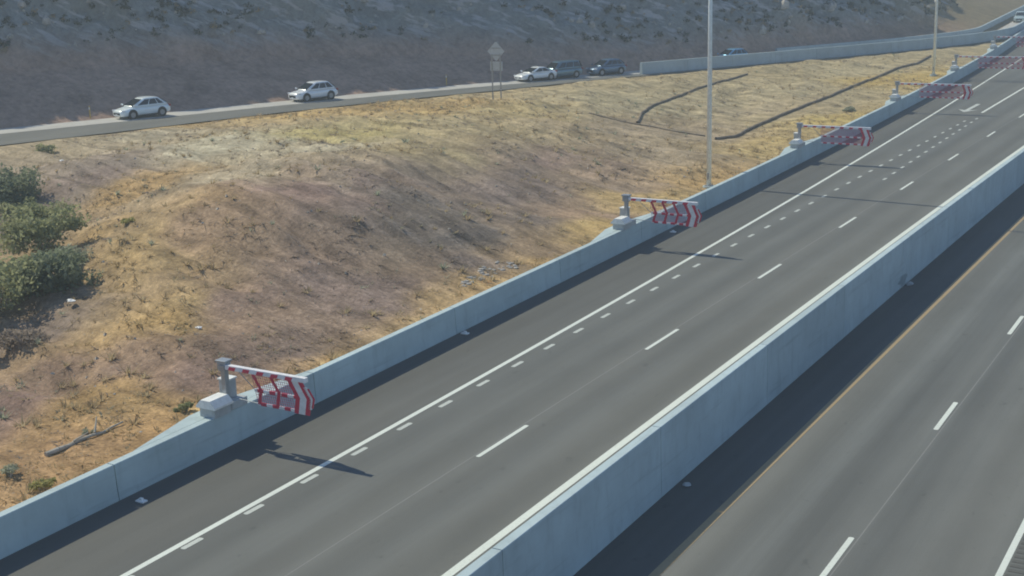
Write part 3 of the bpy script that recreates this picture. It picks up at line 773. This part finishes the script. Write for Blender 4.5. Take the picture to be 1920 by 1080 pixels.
    for sx in (-1, 1):
        for s in (-1, 1):
            cx, cy_ = sx*S['wb']/2-.02, s*(W-.10)
            bm = bmesh.new(); tube(bm, (cx, s*(W-.22), r+.03), (cx, s*(W+.004), r+.03), r+.065, n=24); bm_obj('wheel_arch', bm, M_BLK, root)
            wh = empty('wheel', (cx, cy_, r)); wh.parent = root
            bm = bmesh.new(); tube(bm, (0, -.105, 0), (0, .105, 0), r, n=24); bmesh.ops.bevel(bm, geom=[e for e in bm.edges if e.calc_length() < .2 and abs(e.verts[0].co.y-e.verts[1].co.y) < 1e-4], offset=.02, segments=1, affect='EDGES'); bm_obj('tyre', bm, M_TYRE, wh)
            bm = bmesh.new(); tube(bm, (0, s*.06, 0), (0, s*.112, 0), r*.66, r*.60, n=20)
            for k in range(5):
                a = 2*math.pi*k/5; tube(bm, (0, s*.115, 0), (math.cos(a)*r*.6, s*.115, math.sin(a)*r*.6), .035, .025, n=5)
            bm_obj('rim', bm, M_RIM, wh)
    for s in (-1, 1):
        bm = bmesh.new(); box(bm, L-.34, L-.08, s*W*.78-.16, s*W*.78+.16, ns-.09, ns+.06, .04); bm_obj('headlight', bm, M_LAMP, root)
        bm = bmesh.new(); box(bm, -L+.05, -L+.22, s*W*.80-.13, s*W*.80+.13, S['tail']-.22, S['tail']-.04, .03); bm_obj('tail_light', bm, M_TAIL, root)
        bm = bmesh.new(); box(bm, x0-.22, x0-.06, s*(W+.10)-.10, s*(W+.10)+.08, hb+.02, hb+.17, .04); bm_obj('mirror', bm, mp, root)
    bm = bmesh.new(); box(bm, L-.10, L+.012, -W*.55, W*.55, .40, ns-.16, .03); bm_obj('grille', bm, M_BLK, root)
    bm = bmesh.new(); box(bm, L-.05, L+.03, -.17, .17, .36, .47, .005); bm_obj('licence_plate', bm, M_LAMP, root)
    bm = bmesh.new(); box(bm, -L+.6, L-.6, -W*.985, W*.985, .17, .30, .03); bm_obj('sill', bm, M_BLK, root)
    return root
def car_at(u, v, t, *a, **k):
    """u,v: photo pixel at the middle of the near-side wheels; t: that side's distance from the near edge of the lane"""
    P = un(u, v, zroad_u(u)); y = float(P[1]); best = None
    for yy_ in np.arange(y-20, y+20, .1):
        a_ = frp(yy_, t+.93); z = float(frz(yy_))+.02
        d = np.array([float(a_[0]), float(a_[1]), z])-np.array([0, 0, CAMH])
        uu = 960+FPX*(d@RT)/(d@FW)
        if best is None or abs(uu-u) < best[0]: best = (abs(uu-u), yy_, a_, z)
    _, y, a_, z = best
    dx = float(frx(y-.5)-frx(y+.5))
    hd = math.atan2(-1., dx)
    return make_car((float(a_[0]), float(a_[1]), z), hd, *a, **k)
car_at(268, 216, .55, 'silver-white hatchback leading the other cars along the far lane', (.88, .95, .95), kind='hatch')
car_at(588, 188, .55, 'white crossover car with roof rails driving between the hatchback and the sign', (.90, .93, .95), kind='suv')
car_at(1005, 148, .45, 'low white sedan beside the grey van', (.90, .93, .93), kind='sedan')
car_at(1050, 140, .8, 'blue-grey van following close behind the white sedan', (.14, .24, .30), kind='van', cat='van', metal=.5)
car_at(1137, 134, .7, 'dark blue-grey sport utility vehicle approaching the blunt barrier end', (.12, .20, .30), kind='suv', metal=.4)
car_at(1370, 112, 1.3, 'blue car half hidden behind the far barrier', (.20, .46, .68), kind='suv', metal=.4)
car_at(1913, 45, .8, 'pale green-white car behind the far end of the barrier', (.50, .60, .58), kind='suv')

# ------------------------------------------------------------------ shrubs
def shrub(name, label, u, v, rx, h, mat, n=1500, leaf=.09, cat='bush', group=None, seed=0, lumps=9):
    P = hit(u, v); R = np.random.default_rng(seed+11)
    root = empty(name, (P[0], P[1], P[2]-.03)); tag(root, label, cat, group)
    cs = []
    for k in range(lumps):
        a = R.uniform(0, 2*math.pi); q = math.sqrt(R.random())*rx*.68
        cs.append((q*math.cos(a), q*math.sin(a), h*R.uniform(.18, .85)*(1-.45*q/rx), rx*R.uniform(.16, .42)))
    V, F = [], []
    for i in range(n):
        cx, cy_, cz, cr = cs[R.integers(lumps)]
        d = R.normal(size=3); d /= np.linalg.norm(d); rr = cr*R.uniform(.25, 1.0)**.7*1.15
        c_ = np.array([cx, cy_, cz])+d*rr*np.array([1, 1, .85*h/(1.3*rx) if h < 1.3*rx else 1.])
        c_[2] = max(c_[2], .04)
        a = R.normal(size=3); a /= np.linalg.norm(a); b = np.cross(a, d+R.normal(size=3)*.6); b /= (np.linalg.norm(b)+1e-6)
        s = leaf*R.uniform(.6, 1.5); k = len(V)
        V += [c_-a*s, c_+b*s*.55, c_+a*s, c_-b*s*.55]; F.append((k, k+1, k+2, k+3))
    mesh_obj('foliage', V, F, mat, root)
    bm = bmesh.new()
    for cx, cy_, cz, cr in cs[:6]: tube(bm, (cx*.1, cy_*.1, -.1), (cx*.9, cy_*.9, cz), .035*max(1, h), .012, n=5)
    bm_obj('stem', bm, M_WOOD, root)
    return root
shrub('desert_bush', 'dark green bush highest of the bushes in the gully', 18, 382, 2.0, 2.6, M_LEAFD, 4000, .10, seed=1, lumps=22)
shrub('desert_bush', 'bright green bush spreading in the middle of the gully', 80, 462, 2.5, 2.5, M_LEAFG, 5000, .10, seed=2, lumps=30)
shrub('desert_bush', 'dense grey-green bush filling the gully beside the white scrap', 108, 545, 1.9, 1.9, M_LEAFD, 3600, .10, seed=3, lumps=24)
shrub('desert_bush', 'green-yellow bush sprawling at the gully bottom above the golden grass', 18, 575, 2.4, 2.6, M_LEAFG, 5000, .10, seed=4, lumps=30)
shrub('desert_bush', 'loose olive brush joining the gully bushes on their uphill side', 55, 415, 1.5, 1.6, M_LEAFG, 2200, .09, seed=21, lumps=22)
shrub('desert_bush', 'thin pale brush between the gully bushes and the golden grass', 135, 500, 1.2, 1.1, M_LEAFS, 1100, .08, seed=22, lumps=18)
shrub('desert_bush', 'brown low brush put in for a patch of shade below the green gully bushes', 30, 650, 1.5, .7, M_DRYBR, 2200, .08, seed=14, lumps=18)  # brown brush put in where only a patch of shade lies
shrub('desert_shrub', 'small round green shrub close to the far shoulder above the gully', 82, 290, .95, .8, M_LEAFG, 700, .09, cat='shrub', seed=5)
shrub('desert_shrub', 'small bright green shrub behind the gate by the dead log', 343, 772, .42, .50, M_LEAFG, 330, .055, cat='shrub', seed=6, lumps=6)
shrub('desert_shrub', 'yellow-green shrub against the barrier below the dead log', 82, 915, .48, .45, M_LEAFY, 300, .055, cat='shrub', seed=7, lumps=6)
shrub('desert_shrub', 'round grey-green shrub behind the barrier below the dead log', 18, 895, .42, .42, M_LEAFS, 280, .055, cat='shrub', seed=8, lumps=6)
shrub('desert_shrub', 'low green shrub on the pale crest of the mound', 655, 268, .9, .35, M_LEAFS, 320, .08, cat='shrub', seed=9)
shrub('desert_shrub', 'low grey shrub on the tan flat near the third gate pedestal', 1592, 209, .75, .5, M_LEAFS, 800, .08, cat='shrub', seed=10)
shrub('desert_shrub', 'tiny grey-green shrub beside the dead log', 168, 812, .26, .26, M_LEAFS, 150, .045, cat='shrub', seed=12, lumps=5)
shrub('desert_shrub', 'small green shrub alone in the golden grass of the slope', 245, 418, .6, .3, M_LEAFY, 220, .07, cat='shrub', seed=13, lumps=6)

# dead log, litter, wattles, rocks
a, b = hit(86, 856), hit(232, 796)
lg = empty('dead_log', tuple(a)); tag(lg, 'grey weathered dead log lying behind the barrier', 'log')
d = Vector(b-a); bm = bmesh.new()
k = 7
for i in range(k):
    p_, q_ = d*(i/k), d*((i+1)/k); o1 = Vector((0, 0, .06+.03*math.sin(i*2.1))); o2 = Vector((0, 0, .06+.03*math.sin((i+1)*2.1)))
    side = d.cross(Vector((0, 0, 1))).normalized(); tube(bm, p_+o1+side*.05*math.sin(i*1.7), q_+o2+side*.05*math.sin(i*1.7+1.7), .085-.008*i, .077-.008*i, n=8)
bm_obj('trunk', bm, M_WOOD, lg)
for i, (f, ln) in enumerate(((.35, .5), (.62, .6))):
    bm = bmesh.new(); p_ = d*f+Vector((0, 0, .12)); tube(bm, p_, p_+Vector((.25-.4*i, .2, .18)).normalized()*ln, .04, .015, n=6); bm_obj('branch', bm, M_WOOD, lg)
def litter(u, v, s, lab, sd):
    P = hit(u, v); R = np.random.default_rng(sd); bm = bmesh.new(); bmesh.ops.create_icosphere(bm, subdivisions=2, radius=1)
    for vv in bm.verts: vv.co = Vector((vv.co.x*s*(1+.3*R.normal()), vv.co.y*s*.6*(1+.3*R.normal()), vv.co.z*s*.35*(1+.3*R.normal())+s*.25))
    o = bm_obj('white_scrap', bm, M_TRASH); o.location = tuple(P); tag(o, lab, 'scrap', 'white scraps on the slope')
litter(133, 566, .20, 'largest white scrap, lying below the gully bushes', 1); litter(152, 486, .13, 'white scrap lying in the shade of the gully bushes', 2)
litter(373, 616, .14, 'white scrap lying alone in the brown grass', 3); litter(116, 303, .2, 'pale flat scrap below the small round green shrub', 4)
def wattle(pts, lab, r=.10):
    V, F = [], []; D = np.r_[0, np.cumsum(np.linalg.norm(np.diff(pts[:, :2], axis=0), axis=1))]; ts = np.arange(0, D[-1], .35)
    pts = np.stack([np.interp(ts, D, pts[:, 0]), np.interp(ts, D, pts[:, 1])], -1); zz = tz(pts[:, 0], pts[:, 1])
    for i, P in enumerate(pts):
        T = pts[min(i+1, len(pts)-1)]-pts[max(i-1, 0)]; s = np.array([-T[1], T[0], 0]); s /= np.linalg.norm(s)
        for k in range(8):
            a_ = 2*math.pi*k/8; V.append(np.array([P[0], P[1], zz[i]+r*.75])+s*math.cos(a_)*r*1.1+np.array([0, 0, 1])*math.sin(a_)*r)
        if i: F += [((i-1)*8+k, (i-1)*8+(k+1) % 8, i*8+(k+1) % 8, i*8+k) for k in range(8)]
    o = mesh_obj('straw_wattle', V, F, M_WAT, None, True); tag(o, lab, 'wattle')
M_WAT = plain('dark_straw_sock', (.23, .19, .145), .95, .1, 0, .3, 2)
wattle(WATP[0], 'dark straw erosion roll curving up the tan flat towards the far barrier', .11)
wattle(WATP[1], 'long dark straw erosion roll running between the two light poles', .13)
wattle(WATP[2], 'thin straw erosion roll along the foot of the mound', .07)
def stone_mesh(sd, sub=1):
    R = np.random.default_rng(sd); bm = bmesh.new(); bmesh.ops.create_icosphere(bm, subdivisions=sub, radius=1)
    for vv in bm.verts: vv.co *= R.uniform(.72, 1.2)
    return bm
rp_ = empty('rock_pile', tuple(hit(915, 515))); tag(rp_, 'spread of grey rocks at the foot of the slope behind the barrier', 'rocks')
protos = []
o0 = np.array(rp_.location)
for i in range(56):
    u = 865+105*random.random(); v = 548-.36*(u-865)-8-26*random.random()*(.4+.6*math.sin((u-865)/105*3.1))
    P = hit(u, v)-o0; s = random.uniform(.05, .13)
    if len(protos) < 5: o = bm_obj('stone', stone_mesh(i), M_STONE, rp_); protos.append(o)
    else: o = inst(protos[i % 5], rp_)
    o.location = (P[0], P[1], P[2]-s*.05); o.scale = (s*1.3, s, s*.6); o.rotation_euler = (0, 0, random.random()*6)

# ------------------------------------------------------------------ scattered grass, scrub and gravel (nobody could count it)
def scatter(n, dens, lo=0.6, hi=62., y0=14, y1=170):
    t = rng.uniform(lo, hi, n*3); y = y0+(y1-y0)*rng.random(n*3)**1.5; x = xb(y)-.42-t
    ok = (x-frx(y))*.95+shw(y)-.7 > 0
    x, y = x[ok], y[ok]; k = rng.random(len(x)) < dens(x, y); x, y = x[k][:n], y[k][:n]
    return x, y, tz(x, y)
def tufts(name, label, mat, n, dens, h, blades, spread, wid, seed, **kw):
    x, y, z = scatter(n, dens, **kw); R = np.random.default_rng(seed); n = len(x)
    N = n*blades; bx_ = np.repeat(x, blades); by_ = np.repeat(y, blades); bz_ = np.repeat(z, blades)
    sz = np.repeat(R.uniform(.5, 1.4, n), blades)
    a = R.uniform(0, 2*np.pi, N); lean = R.uniform(.1, 1., N)*spread*sz; hh = h*sz*R.uniform(.5, 1.1, N); wv = wid*sz*R.uniform(.7, 1.3, N)
    ox, oy = np.cos(a)*lean*.25, np.sin(a)*lean*.25
    px, py = -np.sin(a)*wv, np.cos(a)*wv
    B = np.stack([bx_+ox, by_+oy, bz_-.03], -1)
    V = np.empty((N, 3, 3)); V[:, 0] = B+np.stack([px, py, 0*px], -1); V[:, 1] = B-np.stack([px, py, 0*px], -1); V[:, 2] = B+np.stack([np.cos(a)*lean, np.sin(a)*lean, hh], -1)
    me = bpy.data.meshes.new(name); me.vertices.add(N*3); me.vertices.foreach_set('co', V.ravel()); me.loops.add(N*3); me.loops.foreach_set('vertex_index', np.arange(N*3)); me.polygons.add(N)
    me.polygons.foreach_set('loop_start', np.arange(0, N*3, 3)); me.materials.append(mat); me.update(); me.validate()
    o = bpy.data.objects.new(name, me); COL.objects.link(o); return tag(o, label, None, None, 'stuff')
nd = lambda sc, lo_, hi_, off=0: (lambda x, y: ss(lo_, hi_, fbm(x+off, y-off, sc, 3)))
def goldness(x, y):
    c = soil(x, y); return np.clip((c[:, 0]/c[:, 2]-2.0)/1.3, 0, 1)
tufts('dry_grass', 'straw coloured dry grass tufts over the slope', M_STRAW, 40000, lambda x, y: (.15+.85*goldness(x, y))*nd(6, -.25, .3)(x, y), .11, 8, .30, .024, 1)
tufts('dry_grass', 'golden dry grass clumps on the slope and along the barrier', M_GOLD, 22000, lambda x, y: goldness(x, y)**1.3*nd(4, -.15, .35, 40)(x, y), .12, 8, .30, .026, 2)
tufts('low_scrub', 'grey-green low scrub dotted over the slope', M_SAGE, 4500, lambda x, y: nd(3.4, .0, .45, 90)(x, y), .11, 9, .26, .026, 3)
tufts('low_scrub', 'dry brown scrub on the dark face of the mound', M_DRYBR, 24000, lambda x, y: (1-goldness(x, y))*nd(2.6, -.1, .4, 130)(x, y), .08, 8, .28, .026, 4)
tufts('dry_grass', 'larger straw clumps standing out on the slope', M_STRAW, 3600, lambda x, y: (.2+.8*goldness(x, y))*nd(5, -.2, .3, 300)(x, y), .26, 16, .34, .03, 6)
tufts('low_scrub', 'olive scrub clumps standing out on the slope', M_LEAFS, 260, nd(5, -.1, .35, 400), .24, 18, .30, .035, 7)
def gravel(name, label, n, dens, smin, smax, mat, seed, **kw):
    x, y, z = scatter(n, dens, **kw); R = np.random.default_rng(seed); n = len(x)
    base_ = np.array([(1, 0, 0), (-.5, .8, 0), (-.5, -.9, 0), (.1, .1, .8)]); tri = np.array([(0, 1, 3), (1, 2, 3), (2, 0, 3)])
    s = smin+(smax-smin)*R.random(n)**3; a = R.uniform(0, 6.28, n)
    V = np.repeat(base_[None], n, 0)*R.uniform(.6, 1.4, (n, 4, 3)); c_, s_ = np.cos(a)[:, None], np.sin(a)[:, None]
    X = (V[:, :, 0]*c_-V[:, :, 1]*s_)*s[:, None]+x[:, None]; Y = (V[:, :, 0]*s_+V[:, :, 1]*c_)*s[:, None]+y[:, None]; Z = V[:, :, 2]*s[:, None]+z[:, None]-.02
    F = (tri[None]+4*np.arange(n)[:, None, None]).reshape(-1, 3)
    o = mesh_obj(name, np.stack([X, Y, Z], -1).reshape(-1, 3), F, mat); return tag(o, label, None, None, 'stuff')
M_GRAV = plain('pale_gravel', (.46, .42, .36), .9, .2, 0, .4, .7)
gravel('loose_stones', 'pale loose stones scattered over the slope', 3000, nd(7, -.3, .3, 200), .03, .11, M_GRAV, 5)

# hillside scrub and rocks
from mathutils.bvhtree import BVHTree
me = hill.data; N = len(me.vertices); co = np.empty(N*3); me.vertices.foreach_get('co', co); co = co.reshape(-1, 3).reshape(HX.shape[0], HX.shape[1], 3)
def hill_pts(n, R):
    i = R.integers(0, co.shape[0]-1, n*6); jmax = int(np.searchsorted(HT, 36)); j = R.integers(6, jmax, n*6)
    k = (rough[i, j] > .25) & (yy[i, j] > 55) & (yy[i, j] < 230); i, j = i[k][:n], j[k][:n]
    f, g = R.random((2, len(i), 1)); return co[i, j]*(1-f)*(1-g)+co[i+1, j]*f*(1-g)+co[i, j+1]*(1-f)*g+co[i+1, j+1]*f*g
R = np.random.default_rng(99)
def hill_clumps(name, label, n, mat, leaves, rad, leaf):
    P = hill_pts(n, R); P = P[fbm(P[:, 1]+2*P[:, 2], P[:, 2]*2, 7, 3) > -.12]; n = len(P); M_ = n*leaves
    C = np.repeat(P, leaves, 0); s = np.repeat(R.uniform(.4, 1.3, n), leaves)[:, None]
    d = R.normal(size=(M_, 3)); d /= np.linalg.norm(d, axis=1)[:, None]; d[:, 2] = np.abs(d[:, 2])
    C = C+d*s*rad*R.uniform(.3, 1, (M_, 1)); a = R.normal(size=(M_, 3)); a /= np.linalg.norm(a, axis=1)[:, None]; b = np.cross(a, d); b /= np.linalg.norm(b, axis=1)[:, None]+1e-6
    q = leaf*s; V = np.stack([C-a*q, C+b*q*.6, C+a*q, C-b*q*.6], 1).reshape(-1, 3)
    o = mesh_obj(name, V, np.arange(M_*4).reshape(-1, 4), mat); return tag(o, label, None, None, 'stuff')
M_HSC = grassmat('hillside_scrub_leaf', (.07, .085, .07), (.15, .155, .12), .1)
M_HST = grassmat('hillside_grass_sun_flecks', (.34, .25, .15), (.46, .35, .22), .1)
hill_clumps('hillside_scrub', 'dark desert scrub over the shaded hillside', 3600, M_HSC, 26, .55, .16)
hill_clumps('hillside_scrub', 'dry tan clumps over the shaded hillside, also standing in for sunlit flecks', 1900, M_HST, 20, .42, .14)  # dry clumps whose warm tan also imitates flecks of sunlight
P = hill_pts(900, R); s = .12+.6*R.random(len(P))**3
ico = stone_mesh(3, 1); bv = np.array([v.co[:] for v in ico.verts]); bf = np.array([[v.index for v in f.verts] for f in ico.faces]); ico.free()
V = (bv[None]*s[:, None, None]*R.uniform(.7, 1.3, (len(P), 1, 3))+P[:, None]).reshape(-1, 3)
F = (bf[None]+len(bv)*np.arange(len(P))[:, None, None]).reshape(-1, 3)
tag(mesh_obj('hillside_rocks', V, F, M_STONE), 'grey rocks protruding from the shaded hillside', None, None, 'stuff')

# ------------------------------------------------------------------ thin morning haze
bm = bmesh.new(); box(bm, -3020, 3020, -3020, 3020, -5.6, 46)
Mz = bpy.data.materials.new('haze_air'); Mz.use_nodes = True; nt = Mz.node_tree; nt.nodes.clear()
pv = nt.nodes.new('ShaderNodeVolumePrincipled'); pv.inputs['Color'].default_value = (.80, .90, .95, 1); pv.inputs['Density'].default_value = .0013; pv.inputs['Anisotropy'].default_value = .2
ou = nt.nodes.new('ShaderNodeOutputMaterial'); nt.links.new(pv.outputs[0], ou.inputs['Volume'])
tag(bm_obj('haze', bm, Mz), 'thin pale morning haze', None, None, 'stuff')
